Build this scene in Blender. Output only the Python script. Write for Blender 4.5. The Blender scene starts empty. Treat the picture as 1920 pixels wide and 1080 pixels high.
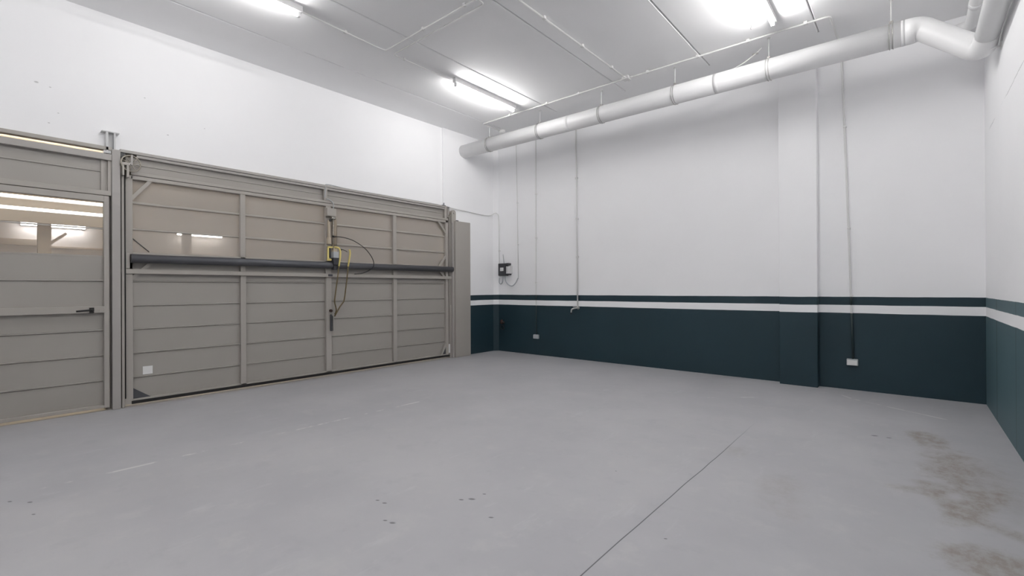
import bpy, bmesh, math, random
from mathutils import Vector, Matrix
random.seed(7)
SC = bpy.context.scene
COL = SC.collection
PI = math.pi

# ------------------------------------------------------------------ materials
def lin(c):
    c = c / 255.0
    return c / 12.92 if c <= 0.04045 else ((c + 0.055) / 1.055) ** 2.4
def rgb(r, g, b): return (lin(r), lin(g), lin(b), 1.0)

class NT:
    """small node helper"""
    def __init__(s, m):
        s.m = m; s.t = m.node_tree; s.t.nodes.clear()
        s.out = s.t.nodes.new('ShaderNodeOutputMaterial')
        s.geo = None
    def n(s, typ, **kw):
        nd = s.t.nodes.new(typ)
        for k, v in kw.items(): setattr(nd, k, v)
        return nd
    def link(s, a, b): s.t.links.new(a, b)
    def setin(s, nd, i, v):
        if isinstance(v, bpy.types.NodeSocket): s.link(v, nd.inputs[i])
        else: nd.inputs[i].default_value = v
    def math(s, op, a, b=0.0, c=0.0, clamp=False):
        nd = s.n('ShaderNodeMath', operation=op); nd.use_clamp = clamp
        s.setin(nd, 0, a); s.setin(nd, 1, b)
        if op in ('MULTIPLY_ADD', 'SMOOTH_MIN'): s.setin(nd, 2, c)
        return nd.outputs[0]
    def pos(s):
        if s.geo is None:
            tc = s.n('ShaderNodeTexCoord'); s.obj = tc.outputs['Object']
            sp = s.n('ShaderNodeSeparateXYZ'); s.link(s.obj, sp.inputs[0]); s.geo = sp.outputs
        return s.geo
    def noise(s, scale, detail=3.0, rough=0.55, vec=None, stretch=None, dist=0.0):
        s.pos()
        v = vec or s.obj
        if stretch:
            mp = s.n('ShaderNodeMapping'); s.link(v, mp.inputs[0]); mp.inputs['Scale'].default_value = stretch; v = mp.outputs[0]
        nd = s.n('ShaderNodeTexNoise'); s.link(v, nd.inputs['Vector'])
        nd.inputs['Scale'].default_value = scale; nd.inputs['Detail'].default_value = detail
        nd.inputs['Roughness'].default_value = rough; nd.inputs['Distortion'].default_value = dist
        return nd.outputs['Fac']
    def step(s, v, lo, hi):
        nd = s.n('ShaderNodeMapRange', interpolation_type='SMOOTHSTEP'); s.setin(nd, 0, v)
        nd.inputs[1].default_value = lo; nd.inputs[2].default_value = hi
        nd.inputs[3].default_value = 0.0; nd.inputs[4].default_value = 1.0
        return nd.outputs[0]
    def mix(s, f, a, b):
        nd = s.n('ShaderNodeMix', data_type='RGBA'); s.setin(nd, 0, f)
        s.setin(nd, 6, a); s.setin(nd, 7, b)
        return nd.outputs[2]
    def bsdf(s, color, rough=0.5, metal=0.0, spec=0.5, bump=None, bstr=0.1, bdist=0.002):
        b = s.n('ShaderNodeBsdfPrincipled')
        s.setin(b, 'Base Color', color); s.setin(b, 'Roughness', rough); s.setin(b, 'Metallic', metal)
        s.setin(b, 'Specular IOR Level', spec)
        if bump is not None:
            bn = s.n('ShaderNodeBump'); bn.inputs['Strength'].default_value = bstr; bn.inputs['Distance'].default_value = bdist
            s.link(bump, bn.inputs['Height']); s.link(bn.outputs[0], b.inputs['Normal'])
        s.link(b.outputs[0], s.out.inputs[0])
        return b
    # band |v-c| < w  ->  1
    def band(s, v, c, w, soft=0.001):
        d = s.math('ABSOLUTE', s.math('SUBTRACT', v, c))
        return s.math('SUBTRACT', 1.0, s.step(d, max(w - soft, 0), w + soft))
    def blob(s, cx, cy, rx, ry, ang=0.0, soft=0.5, warp=None):
        P = s.pos()
        dx = s.math('SUBTRACT', P[0], cx); dy = s.math('SUBTRACT', P[1], cy)
        ca, sa = math.cos(ang), math.sin(ang)
        u = s.math('ADD', s.math('MULTIPLY', dx, ca / rx), s.math('MULTIPLY', dy, sa / rx))
        v = s.math('ADD', s.math('MULTIPLY', dx, -sa / ry), s.math('MULTIPLY', dy, ca / ry))
        d = s.math('SQRT', s.math('ADD', s.math('MULTIPLY', u, u), s.math('MULTIPLY', v, v)))
        if warp is not None: d = s.math('ADD', d, warp)
        return s.math('SUBTRACT', 1.0, s.step(d, 1.0 - soft, 1.0))
    def seg(s, a, b, w, soft=0.004):
        P = s.pos()
        L = math.hypot(b[0] - a[0], b[1] - a[1]); ux, uy = (b[0] - a[0]) / L, (b[1] - a[1]) / L
        dx = s.math('SUBTRACT', P[0], a[0]); dy = s.math('SUBTRACT', P[1], a[1])
        t = s.math('ADD', s.math('MULTIPLY', dx, ux), s.math('MULTIPLY', dy, uy))
        q = s.math('ADD', s.math('MULTIPLY', dx, -uy), s.math('MULTIPLY', dy, ux))
        m1 = s.math('SUBTRACT', 1.0, s.step(s.math('ABSOLUTE', q), max(w - soft, 0), w + soft))
        m2 = s.math('MULTIPLY', s.step(t, 0, 0.05), s.math('SUBTRACT', 1.0, s.step(t, L - 0.05, L)))
        return s.math('MULTIPLY', m1, m2)
    def add(s, *v):
        r = v[0]
        for k in v[1:]: r = s.math('ADD', r, k, clamp=True)
        return r

def newmat(name):
    m = bpy.data.materials.new(name); m.use_nodes = True
    return m, NT(m)

def paint(name, c, rough=0.5, metal=0.0, spec=0.5, var=0.06, scale=6.0):
    m, t = newmat(name)
    f = t.noise(scale, 4.0)
    a = tuple(x * (1 - var) for x in c[:3]) + (1,)
    b = tuple(min(1, x * (1 + var)) for x in c[:3]) + (1,)
    t.bsdf(t.mix(f, a, b), rough, metal, spec)
    return m

def emit(name, c, strength):
    m, t = newmat(name)
    e = t.n('ShaderNodeEmission'); e.inputs[0].default_value = c; e.inputs[1].default_value = strength
    t.link(e.outputs[0], t.out.inputs[0])
    return m

WHITE = (0.915, 0.915, 0.925, 1)
TEAL = (0.0115, 0.0325, 0.044, 1)
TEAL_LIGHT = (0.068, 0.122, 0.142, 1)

def wall_mat(name, extra=None, TEAL=TEAL):
    m, t = newmat(name)
    P = t.pos()
    n1 = t.noise(1.3, 4.0); n2 = t.noise(22.0, 3.0)
    wob = t.math('MULTIPLY', t.math('SUBTRACT', t.noise(2.5, 2.0), 0.5), 0.010)
    z = t.math('ADD', P[2], wob)
    white = t.mix(n1, tuple(x * 0.97 for x in WHITE[:3]) + (1,), tuple(min(1, x * 1.03) for x in WHITE[:3]) + (1,))
    green = t.mix(n1, tuple(x * 0.88 for x in TEAL[:3]) + (1,), tuple(x * 1.15 for x in TEAL[:3]) + (1,))
    # scuffs in the green paint
    sc = t.math('MULTIPLY', t.step(t.noise(9.0, 6.0, 0.7), 0.70, 0.78), 0.25)
    green = t.mix(sc, green, (0.09, 0.12, 0.125, 1))
    isgreen = t.math('SUBTRACT', 1.0, t.step(z, 1.1770, 1.1805))
    stripe = t.math('MULTIPLY', t.step(z, 0.972, 0.976), t.math('SUBTRACT', 1.0, t.step(z, 1.072, 1.076)))
    isgreen = t.math('MULTIPLY', isgreen, t.math('SUBTRACT', 1.0, stripe))
    col = t.mix(isgreen, white, green)
    if extra: col = extra(t, P, col, isgreen)
    rough = t.math('MULTIPLY_ADD', isgreen, -0.20, 0.72)
    t.bsdf(col, rough, 0, 0.4, bump=t.math('ADD', t.math('MULTIPLY', n2, 0.5), n1), bstr=0.12, bdist=0.003)
    return m

def right_extra(t, P, col, isgreen):
    # vertical panel joints in the green dado and a thin horizontal crack
    j = t.add(t.band(P[1], 6.47, 0.018, 0.004), t.band(P[1], 5.39, 0.009, 0.003), t.band(P[1], 4.3, 0.009, 0.003), t.band(P[1], 3.2, 0.009, 0.003))
    j = t.math('MULTIPLY', t.math('MULTIPLY', j, isgreen), 0.8)
    col = t.mix(j, col, (0.008, 0.014, 0.016, 1))
    zz = t.math('ADD', P[2], t.math('MULTIPLY', t.math('SUBTRACT', t.noise(3.0, 5.0, 0.65), 0.5), 0.05))
    c = t.math('MULTIPLY', t.band(zz, 2.935, 0.0035, 0.002), t.step(t.noise(2.0, 3.0), 0.40, 0.55))
    return t.mix(t.math('MULTIPLY', c, 0.6), col, (0.22, 0.22, 0.22, 1))

def left_extra(t, P, col, isgreen):
    # a few small chips in the white paint above the gate
    s = None
    for y, zc, r in ((0.46, 3.42, 0.022), (0.56, 3.40, 0.012), (0.55, 3.03, 0.012), (1.94, 3.33, 0.010), (1.56, 3.155, 0.014), (1.34, 3.53, 0.012), (0.62, 3.15, 0.010)):
        dy = t.math('SUBTRACT', P[1], y); dz = t.math('MULTIPLY', t.math('SUBTRACT', P[2], zc), 1.8)
        d = t.math('SQRT', t.math('ADD', t.math('MULTIPLY', dy, dy), t.math('MULTIPLY', dz, dz)))
        k = t.math('SUBTRACT', 1.0, t.step(d, r * 0.4, r))
        s = k if s is None else t.add(s, k)
    return t.mix(t.math('MULTIPLY', s, 0.55), col, (0.32, 0.32, 0.32, 1))

M = {}
M['wall'] = wall_mat('painted_wall')
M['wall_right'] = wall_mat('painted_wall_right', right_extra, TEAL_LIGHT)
M['wall_left'] = wall_mat('painted_wall_left', left_extra)

def floor_mat():
    m, t = newmat('painted_concrete')
    P = t.pos()
    n1 = t.noise(0.8, 5.0, 0.6); n2 = t.noise(4.0, 6.0, 0.65); n3 = t.noise(60.0, 2.0)
    base = t.mix(t.step(n1, 0.30, 0.70), (0.385, 0.383, 0.401, 1), (0.431, 0.428, 0.443, 1))
    base = t.mix(t.math('MULTIPLY', t.step(n2, 0.52, 0.72), 0.55), base, (0.459, 0.457, 0.460, 1))
    base = t.mix(t.math('MULTIPLY', t.step(n2, 0.46, 0.30), 0.40), base, (0.347, 0.345, 0.365, 1))
    streak = t.noise(2.2, 6.0, 0.7, stretch=(3.0, 0.8, 1.0))
    base = t.mix(t.math('MULTIPLY', t.step(streak, 0.58, 0.72), 0.40), base, (0.480, 0.485, 0.497, 1))
    # brown mud stains near the right wall
    wn = t.math('MULTIPLY', t.math('SUBTRACT', t.noise(3.0, 6.0, 0.7), 0.5), 1.9)
    mud = t.blob(0.11, 5.30, 0.16, 0.34, 0.1, 0.5, wn)
    mud = t.add(mud, t.blob(0.20, 4.60, 0.20, 0.70, -0.05, 0.8, wn))
    mud = t.add(mud, t.blob(0.28, 3.85, 0.12, 0.45, -0.35, 0.6, wn))
    mud = t.add(mud, t.blob(0.32, 3.12, 0.34, 0.22, 0.1, 0.5, wn))
    mud = t.add(mud, t.math('MULTIPLY', t.blob(0.02, 3.95, 0.18, 0.10, 0.3, 0.8, wn), 0.6))
    mud = t.add(mud, t.math('MULTIPLY', t.blob(-0.62, 3.35, 0.20, 0.55, 0.2, 0.9, wn), 0.35))
    mud = t.add(mud, t.math('MULTIPLY', t.blob(-1.05, 3.95, 0.12, 0.25, 0.2, 0.9, wn), 0.30))
    mud = t.add(mud, t.math('MULTIPLY', t.seg((0.05, 4.2), (0.19, 3.70), 0.05, 0.045), 0.8), t.math('MULTIPLY', t.seg((0.17, 3.72), (0.50, 3.50), 0.05, 0.045), 0.8), t.math('MULTIPLY', t.blob(0.36, 4.35, 0.25, 0.9, 0.1, 0.9, wn), 0.55))
    grain = t.step(t.noise(14.0, 6.0, 0.75, stretch=(1, 0.6, 1)), 0.36, 0.66)
    mudf = t.math('MULTIPLY', mud, t.math('MULTIPLY_ADD', grain, 0.60, 0.32))
    base = t.mix(mudf, base, (0.268, 0.236, 0.205, 1))
    dk = t.math('MULTIPLY', mud, t.math('MULTIPLY', t.step(t.noise(7.0, 6.0, 0.8, stretch=(1, 2.2, 1)), 0.62, 0.70), 0.55))
    base = t.mix(dk, base, (0.127, 0.102, 0.085, 1))
    # worn white marking lines
    wear = t.step(t.noise(3.2, 4.0, 0.7), 0.47, 0.60)
    ln = t.add(t.seg((-4.36, 0.3), (-4.33, 3.5), 0.014, 0.010), t.seg((-1.98, 5.57), (-1.15, 6.32), 0.012, 0.006),
               t.seg((-0.72, 6.98), (-0.52, 6.70), 0.014, 0.006), t.seg((-0.52, 6.70), (0.31, 6.20), 0.012, 0.006))
    base = t.mix(t.math('MULTIPLY', t.math('MULTIPLY', ln, wear), 0.95), base, (0.601, 0.598, 0.581, 1))
    # the long dark joint
    jx = t.math('ADD', P[0], t.math('MULTIPLY', t.math('SUBTRACT', t.noise(1.2, 2.0), 0.5), 0.03))
    jt = t.math('MULTIPLY', t.band(jx, -1.14, 0.0030, 0.0025), t.math('SUBTRACT', 1.0, t.step(P[1], 3.6, 5.1)))
    base = t.mix(t.math('MULTIPLY', jt, 0.85), base, (0.032, 0.031, 0.035, 1))
    # small oil spots
    sp = None
    for x, y, r in ((-4.24, .17, .020), (-4.13, .25, .022), (-3.89, .25, .015), (-2.505, 1.644, .016), (-2.44, 1.65, .020), (-2.254, 1.528, .018),
                    (-2.20, 1.538, .026), (-2.114, 1.981, .020), (-2.07, 2.03, .030), (-2.06, 2.13, .016), (-1.82, 1.936, .022), (-.972, 2.354, .012),
                    (-.244, 5.16, .035), (-.146, 5.165, .030), (-1.6, 3.0, .01)):
        k = t.blob(x, y, r, r * 0.55, 0.5, 0.6, t.math('MULTIPLY', wn, 0.35))
        sp = k if sp is None else t.add(sp, k)
    base = t.mix(t.math('MULTIPLY', sp, 0.7), base, (0.060, 0.060, 0.060, 1))
    rough = t.math('MULTIPLY_ADD', n2, 0.25, 0.42)
    t.bsdf(base, rough, 0, 0.35, bump=t.math('ADD', n3, n2), bstr=0.10, bdist=0.002)
    return m
M['floor'] = floor_mat()
M['ceiling'] = paint('ceiling_paint', (0.915, 0.915, 0.92, 1), 0.8, 0, 0.2, 0.02, 2.0)
M['crack'] = paint('crack_dark', (0.18, 0.18, 0.18, 1), 0.9, 0, 0.1, 0.1)
M['gate'] = paint('gate_grey_paint', (0.370, 0.347, 0.316, 1), 0.42, 0, 0.5, 0.04, 2.0)
M['slat'] = paint('gate_slat_paint', (0.335, 0.316, 0.289, 1), 0.40, 0, 0.5, 0.05, 1.5)
M['postgrey'] = paint('post_grey_paint', (0.365, 0.347, 0.328, 1), 0.40, 0, 0.5, 0.03, 2.0)
M['lightgrey'] = paint('bracket_light_grey', (0.62, 0.62, 0.62, 1), 0.5, 0, 0.5, 0.03)
M['darktube'] = paint('dark_steel', (0.085, 0.088, 0.098, 1), 0.38, 0.3, 0.5, 0.06)
M['rubber'] = paint('black_rubber', (0.012, 0.012, 0.012, 1), 0.6, 0, 0.4, 0.1)
M['black'] = paint('black_plastic', (0.008, 0.008, 0.008, 1), 0.35, 0, 0.5, 0.1)
M['wheel'] = paint('cast_iron_beige', (0.36, 0.33, 0.28, 1), 0.5, 0.1, 0.5, 0.12, 20)
M['whiteplastic'] = paint('white_plastic', (0.75, 0.75, 0.74, 1), 0.45, 0, 0.5, 0.02)
M['pipe'] = paint('white_painted_pipe', (0.80, 0.80, 0.80, 1), 0.38, 0, 0.5, 0.02, 3.0)
M['conduit'] = paint('white_conduit', (0.74, 0.74, 0.73, 1), 0.5, 0, 0.4, 0.02)
M['galv'] = paint('galvanised_strap', (0.45, 0.44, 0.42, 1), 0.4, 0.6, 0.5, 0.12, 30)
M['greyplastic'] = paint('grey_plastic', (0.42, 0.44, 0.46, 1), 0.5, 0, 0.4, 0.03)
M['charcoal'] = paint('charcoal_plastic', (0.035, 0.035, 0.042, 1), 0.4, 0, 0.5, 0.08)
M['brass'] = paint('tan_cylinder', (0.23, 0.195, 0.15, 1), 0.35, 0.5, 0.5, 0.10, 8)
M['chrome'] = paint('bright_steel', (0.62, 0.60, 0.55, 1), 0.25, 0.9, 0.5, 0.05)
M['tanrod'] = paint('cream_rod', (0.50, 0.43, 0.33, 1), 0.4, 0, 0.5, 0.05)
M['yellow'] = paint('pale_yellow_paint', (0.70, 0.58, 0.20, 1), 0.4, 0, 0.5, 0.08, 12)
M['olive'] = paint('olive_brown_rod', (0.135, 0.100, 0.045, 1), 0.4, 0.3, 0.5, 0.15, 12)
M['rust'] = paint('rusty_red', (0.034, 0.013, 0.010, 1), 0.6, 0, 0.4, 0.2, 20)
M['teal'] = paint('teal_painted_conduit', (0.012, 0.026, 0.029, 1), 0.5, 0, 0.4, 0.05)
M['tap'] = paint('grey_tap_metal', (0.55, 0.55, 0.53, 1), 0.3, 0.6, 0.5, 0.05)
M['batten'] = paint('lamp_batten_white', (0.70, 0.70, 0.70, 1), 0.4, 0, 0.5, 0.02)
M['tube'] = emit('fluorescent_tube', (1.0, 0.985, 0.975, 1), 86.0)
M['tube_gate'] = emit('fluorescent_tube_gate_side', (1.0, 0.985, 0.975, 1), 58.0)
M['tube_bright'] = emit('fluorescent_tube_bright', (1.0, 0.985, 0.975, 1), 124.0)
M['tube_back'] = emit('fluorescent_tube_behind', (1.0, 0.985, 0.975, 1), 200.0)
M['tube_dim'] = emit('fluorescent_tube_dim', (1.0, 0.985, 0.975, 1), 70.0)
M['outtube'] = emit('outside_tube', (1.0, 0.96, 0.91, 1), 40.0)
M['outsoft'] = emit('outside_strip', (1.0, 0.93, 0.80, 1), 9.0)
M['outfill'] = emit('outside_fill_tube', (1.0, 0.90, 0.76, 1), 65.0)
M['outceil'] = paint('outside_ceiling_cream', (0.80, 0.74, 0.64, 1), 0.8, 0, 0.2, 0.03)
M['outwall'] = paint('outside_wall_render', (0.80, 0.775, 0.76, 1), 0.8, 0, 0.2, 0.03)
M['outtan'] = paint('outside_tan', (0.62, 0.55, 0.47, 1), 0.7, 0, 0.2, 0.04)
M['outfloor'] = paint('outside_concrete', (0.55, 0.52, 0.48, 1), 0.8, 0, 0.2, 0.08)

def pane_mat(name, trans, tint, diff, rough=0.06):
    m, t = newmat(name)
    tr = t.n('ShaderNodeBsdfTransparent'); tr.inputs[0].default_value = tint
    df = t.n('ShaderNodeBsdfDiffuse'); df.inputs[0].default_value = diff
    gl = t.n('ShaderNodeBsdfGlossy'); gl.inputs[0].default_value = (0.9, 0.9, 0.9, 1); gl.inputs['Roughness'].default_value = rough
    m1 = t.n('ShaderNodeMixShader'); m1.inputs[0].default_value = trans
    t.link(df.outputs[0], m1.inputs[1]); t.link(tr.outputs[0], m1.inputs[2])
    lw = t.n('ShaderNodeFresnel'); lw.inputs[0].default_value = 1.40
    m2 = t.n('ShaderNodeMixShader'); t.link(lw.outputs[0], m2.inputs[0])
    t.link(m1.outputs[0], m2.inputs[1]); t.link(gl.outputs[0], m2.inputs[2])
    t.link(m2.outputs[0], t.out.inputs[0])
    return m
M['pane'] = pane_mat('hazy_pane', 0.45, (0.88, 0.86, 0.84, 1), (0.56, 0.52, 0.48, 1), 0.10)
M['doorpane'] = pane_mat('clear_pane', 0.80, (0.92, 0.92, 0.93, 1), (0.42, 0.41, 0.40, 1), 0.04)

# ------------------------------------------------------------------ mesh helpers
def box(bm, x0, x1, y0, y1, z0, z1, bev=0.0, seg=2):
    r = bmesh.ops.create_cube(bm, size=1.0)
    vs = r['verts']
    for v in vs:
        v.co = Vector(((x0 + x1) / 2 + v.co.x * (x1 - x0), (y0 + y1) / 2 + v.co.y * (y1 - y0), (z0 + z1) / 2 + v.co.z * (z1 - z0)))
    if bev:
        es = list({e for v in vs for e in v.link_edges})
        bmesh.ops.bevel(bm, geom=es, offset=bev, segments=seg, affect='EDGES', profile=0.5)

def prism(bm, poly, a, b, axis):
    """extrude 2-D polygon along an axis: 'x' poly is (y,z); 'y' poly is (x,z); 'z' poly is (x,y)"""
    def P(u, v, w):
        return {'x': (w, u, v), 'y': (u, w, v), 'z': (u, v, w)}[axis]
    A = [bm.verts.new(P(u, v, a)) for u, v in poly]; B = [bm.verts.new(P(u, v, b)) for u, v in poly]
    n = len(poly); fs = []
    for i in range(n):
        fs.append(bm.faces.new((A[i], A[(i + 1) % n], B[(i + 1) % n], B[i])))
    fs.append(bm.faces.new(A)); fs.append(bm.faces.new(B))
    bmesh.ops.recalc_face_normals(bm, faces=fs)

def bar(bm, p, q, w, x0, x1):
    """flat bar in the gate plane from (y,z) to (y,z), width w, between x0 and x1"""
    dy, dz = q[0] - p[0], q[1] - p[1]; L = math.hypot(dy, dz); ny, nz = -dz / L * w / 2, dy / L * w / 2
    prism(bm, [(p[0] + ny, p[1] + nz), (p[0] - ny, p[1] - nz), (q[0] - ny, q[1] - nz), (q[0] + ny, q[1] + nz)], x0, x1, 'x')

def fillet(pts, rad, n=6):
    out = [Vector(pts[0])]
    for i in range(1, len(pts) - 1):
        p, c, q = Vector(pts[i - 1]), Vector(pts[i]), Vector(pts[i + 1])
        a, b = (p - c), (q - c); r = min(rad, a.length * 0.45, b.length * 0.45)
        A = c + a.normalized() * r; B = c + b.normalized() * r
        for k in range(n + 1):
            t = k / n
            out.append(A * (1 - t) ** 2 + c * 2 * t * (1 - t) + B * t ** 2)
    out.append(Vector(pts[-1]))
    return out

def spline(pts, n=8):
    P = [Vector(p) for p in pts]; P = [P[0] * 2 - P[1]] + P + [P[-1] * 2 - P[-2]]
    out = []
    for i in range(1, len(P) - 2):
        for k in range(n):
            t = k / n; a, b, c, d = P[i - 1], P[i], P[i + 1], P[i + 2]
            out.append(0.5 * (2 * b + (c - a) * t + (2 * a - 5 * b + 4 * c - d) * t * t + (3 * b - a - 3 * c + d) * t ** 3))
    out.append(P[-2])
    return out

def sweep(bm, pts, r, seg=12, caps=True):
    pts = [Vector(p) for p in pts]
    rs = r if isinstance(r, (list, tuple)) else [r] * len(pts)
    T = []
    for i in range(len(pts)):
        a = pts[max(i - 1, 0)]; b = pts[min(i + 1, len(pts) - 1)]
        T.append((b - a).normalized())
    u = T[0].orthogonal().normalized(); rings = []
    for i, p in enumerate(pts):
        u = (u - T[i] * u.dot(T[i])).normalized(); v = T[i].cross(u)
        rings.append([bm.verts.new(p + (u * math.cos(2 * PI * k / seg) + v * math.sin(2 * PI * k / seg)) * rs[i]) for k in range(seg)])
    for i in range(len(rings) - 1):
        for k in range(seg):
            f = bm.faces.new((rings[i][k], rings[i][(k + 1) % seg], rings[i + 1][(k + 1) % seg], rings[i + 1][k])); f.smooth = True
    if caps:
        bm.faces.new(list(reversed(rings[0]))); bm.faces.new(rings[-1])

def lathe(bm, prof, origin, axis, seg=24):
    """prof: list of (radius, height along axis)"""
    ax = Vector(axis).normalized(); u = ax.orthogonal().normalized(); v = ax.cross(u); o = Vector(origin)
    rings = [[bm.verts.new(o + ax * h + (u * math.cos(2 * PI * k / seg) + v * math.sin(2 * PI * k / seg)) * max(r, 1e-5)) for k in range(seg)] for r, h in prof]
    for i in range(len(rings) - 1):
        for k in range(seg):
            f = bm.faces.new((rings[i][k], rings[i][(k + 1) % seg], rings[i + 1][(k + 1) % seg], rings[i + 1][k])); f.smooth = True
    bm.faces.new(list(reversed(rings[0]))); bm.faces.new(rings[-1])

def torus(bm, c, axis, R, r, seg=32, s2=8, flat=1.0):
    ax = Vector(axis).normalized(); u = ax.orthogonal().normalized(); v = ax.cross(u); c = Vector(c); rings = []
    for k in range(seg):
        d = u * math.cos(2 * PI * k / seg) + v * math.sin(2 * PI * k / seg)
        rings.append([bm.verts.new(c + d * (R + r * math.cos(2 * PI * j / s2)) + ax * (r * flat * math.sin(2 * PI * j / s2))) for j in range(s2)])
    for k in range(seg):
        for j in range(s2):
            f = bm.faces.new((rings[k][j], rings[(k + 1) % seg][j], rings[(k + 1) % seg][(j + 1) % s2], rings[k][(j + 1) % s2])); f.smooth = True

def wloc(o):
    v = Vector((0, 0, 0))
    while o is not None: v = v + o.location; o = o.parent
    return v

def obj(name, bm, mat, parent=None, label=None, kind=None):
    if parent is not None:
        bmesh.ops.translate(bm, verts=bm.verts[:], vec=-wloc(parent))
    bmesh.ops.recalc_face_normals(bm, faces=bm.faces[:])
    me = bpy.data.meshes.new(name); bm.to_mesh(me); bm.free()
    me.materials.append(mat)
    o = bpy.data.objects.new(name, me); COL.objects.link(o)
    if parent is not None: o.parent = parent
    if label: o['label'] = label
    if kind: o['kind'] = kind
    return o

def B(): return bmesh.new()

def mk(name, mat, parent, fn, label=None, kind=None):
    bm = B(); fn(bm); return obj(name, bm, mat, parent, label, kind)

def boxo(name, mat, parent, *a, bev=0.0, label=None, kind=None):
    bm = B(); box(bm, *a, bev=bev); return obj(name, bm, mat, parent, label, kind)

def thing(name, label, cat, loc, group=None, kind=None):
    o = bpy.data.objects.new(name, None); COL.objects.link(o); o.location = loc
    o['label'] = label; o['category'] = cat
    if group: o['group'] = group
    if kind: o['kind'] = kind
    o.empty_display_size = 0.1
    return o

def tag(o, label, cat, group=None, kind=None):
    o['label'] = label; o['category'] = cat
    if group: o['group'] = group
    if kind: o['kind'] = kind
    return o

def dup(root, loc, label, group=None):
    r = root.copy(); COL.objects.link(r); r.location = loc; r['label'] = label
    if group: r['group'] = group
    for ch in list(root.children):
        c = ch.copy(); COL.objects.link(c); c.parent = r
        for g in ch.children:
            d = g.copy(); COL.objects.link(d); d.parent = c
    return r

def struct(name, bm, mat, label=None):
    o = obj(name, bm, mat); o['kind'] = 'structure'
    if label: o['label'] = label
    return o

# ------------------------------------------------------------------ room shell (metres; camera stands at x=0 y=0)
XL, XR, YB, YF, ZC = -6.72, 0.632, 7.30, -3.6, 4.35
bm = B(); box(bm, XL - 0.25, XR + 0.2, YF - 0.2, YB + 0.2, -0.2, 0.0); struct('floor', bm, M['floor'], 'grey painted concrete floor with mud stains at right')
# ceiling: precast planks with open joints, plain strip by the back wall
bm = B()
box(bm, XL - 0.25, XR + 0.2, YF - 0.2, YB + 0.2, ZC + 0.035, ZC + 0.2)
seams = [XL - 0.25, -5.897, -4.62, -3.335, -2.08, -0.82, XR + 0.2]
for a, b in zip(seams[:-1], seams[1:]):
    g = 0.0065
    x0, x1 = a + g, b - g
    prism(bm, [(x0, ZC + 0.036), (x0, ZC + 0.008), (x0 + 0.007, ZC), (x1 - 0.007, ZC), (x1, ZC + 0.008), (x1, ZC + 0.036)], YF - 0.2, 6.62, 'y')
box(bm, XL - 0.25, XR + 0.2, 6.62, YB + 0.2, ZC, ZC + 0.04)
ceil = struct('ceiling', bm, M['ceiling'], 'white plank ceiling with long dark joints')
def crackfn(bm):
    random.seed(3)
    pts = [(-1.405, 5.25)]
    y = 5.25
    while y < 6.02:
        y += random.uniform(0.025, 0.05); pts.append((-1.405 + random.uniform(-0.014, 0.014), y))
    for (xa, ya), (xb, yb) in zip(pts[:-1], pts[1:]):
        prism(bm, [(xa - 0.0012, ya), (xa + 0.0012, ya), (xb + 0.0012, yb), (xb - 0.0012, yb)], ZC - 0.0006, ZC + 0.001, 'z')
mk('crack', M['crack'], ceil, crackfn)

# left wall: above the gate, beside it, and behind the camera
bm = B()
box(bm, XL - 0.06, XL, -0.06, 6.0, 2.872, ZC + 0.01)
box(bm, XL - 0.25, XL, YF - 0.2, -0.06, 0, ZC + 0.01)
box(bm, XL - 0.25, XL, 6.0, YB + 0.2, 0, ZC + 0.01)
struct('wall_left', bm, M['wall_left'], 'white wall above the grey gate')
bm = B()
box(bm, XL - 0.02, -6.685, 5.84, YB + 0.05, 2.875, ZC + 0.005)
box(bm, XL - 0.02, -6.685, 6.0, YB + 0.05, 0.0, 2.875)
prism(bm, [(-6.70, 7.21), (-6.685, 7.21), (-6.60, 7.31), (-6.70, 7.31)], 0.0, ZC + 0.005, 'z')
struct('wall_left_pier', bm, M['wall'], 'shallow white corner pier right of the gate with a green lower part')
bm = B(); box(bm, XL - 0.25, XR + 0.2, YB, YB + 0.2, 0, ZC + 0.01); struct('wall_back', bm, M['wall'], 'white back wall with dark green lower part and white stripe')
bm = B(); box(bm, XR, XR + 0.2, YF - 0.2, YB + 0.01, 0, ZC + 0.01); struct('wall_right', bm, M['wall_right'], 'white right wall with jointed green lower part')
bm = B(); box(bm, XL - 0.25, XR + 0.2, YF - 0.2, YF, 0, ZC + 0.01); struct('wall_front', bm, M['wall'])
bm = B(); box(bm, -1.352, -0.916, 7.16, YB + 0.05, 0, ZC + 0.005, bev=0.004, seg=1); struct('pillar', bm, M['wall'], 'flat white pillar on the back wall with green foot')

# ------------------------------------------------------------------ fluorescent lamps
GL = 'fluorescent batten lamps on the ceiling'
lamp = thing('ceiling_lamp', 'lit fluorescent tube nearest the corner where gate wall and back wall meet', 'ceiling lamp', (-4.975, 5.24, ZC), GL)
def lampparts(o):
    x, y, z = o.location
    L = 0.66
    def body(bm):
        prism(bm, [(x - 0.026, z - 0.001), (x - 0.032, z - 0.070), (x + 0.032, z - 0.070), (x + 0.026, z - 0.001)], y - L - 0.02, y + L + 0.02, 'y')
    mk('batten', M['batten'], o, body)
    def tub(bm): sweep(bm, [(x, y - L + 0.03, z - 0.100), (x, y + L - 0.03, z - 0.100)], 0.020, 16)
    mk('tube', M['tube'], o, tub)
    for s in (-1, 1):
        def cap(bm, s=s):
            box(bm, x - 0.018, x + 0.018, y + s * (L - 0.012) - 0.014, y + s * (L - 0.012) + 0.014, z - 0.124, z - 0.06, bev=0.005)
        mk('lamp_holder', M['batten'], o, cap)
lampparts(lamp)
def relamp(o, mat):
    for c in o.children:
        if c.name.split('.')[0] == 'tube':
            c.material_slots[0].link = 'OBJECT'; c.material_slots[0].material = mat
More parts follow.
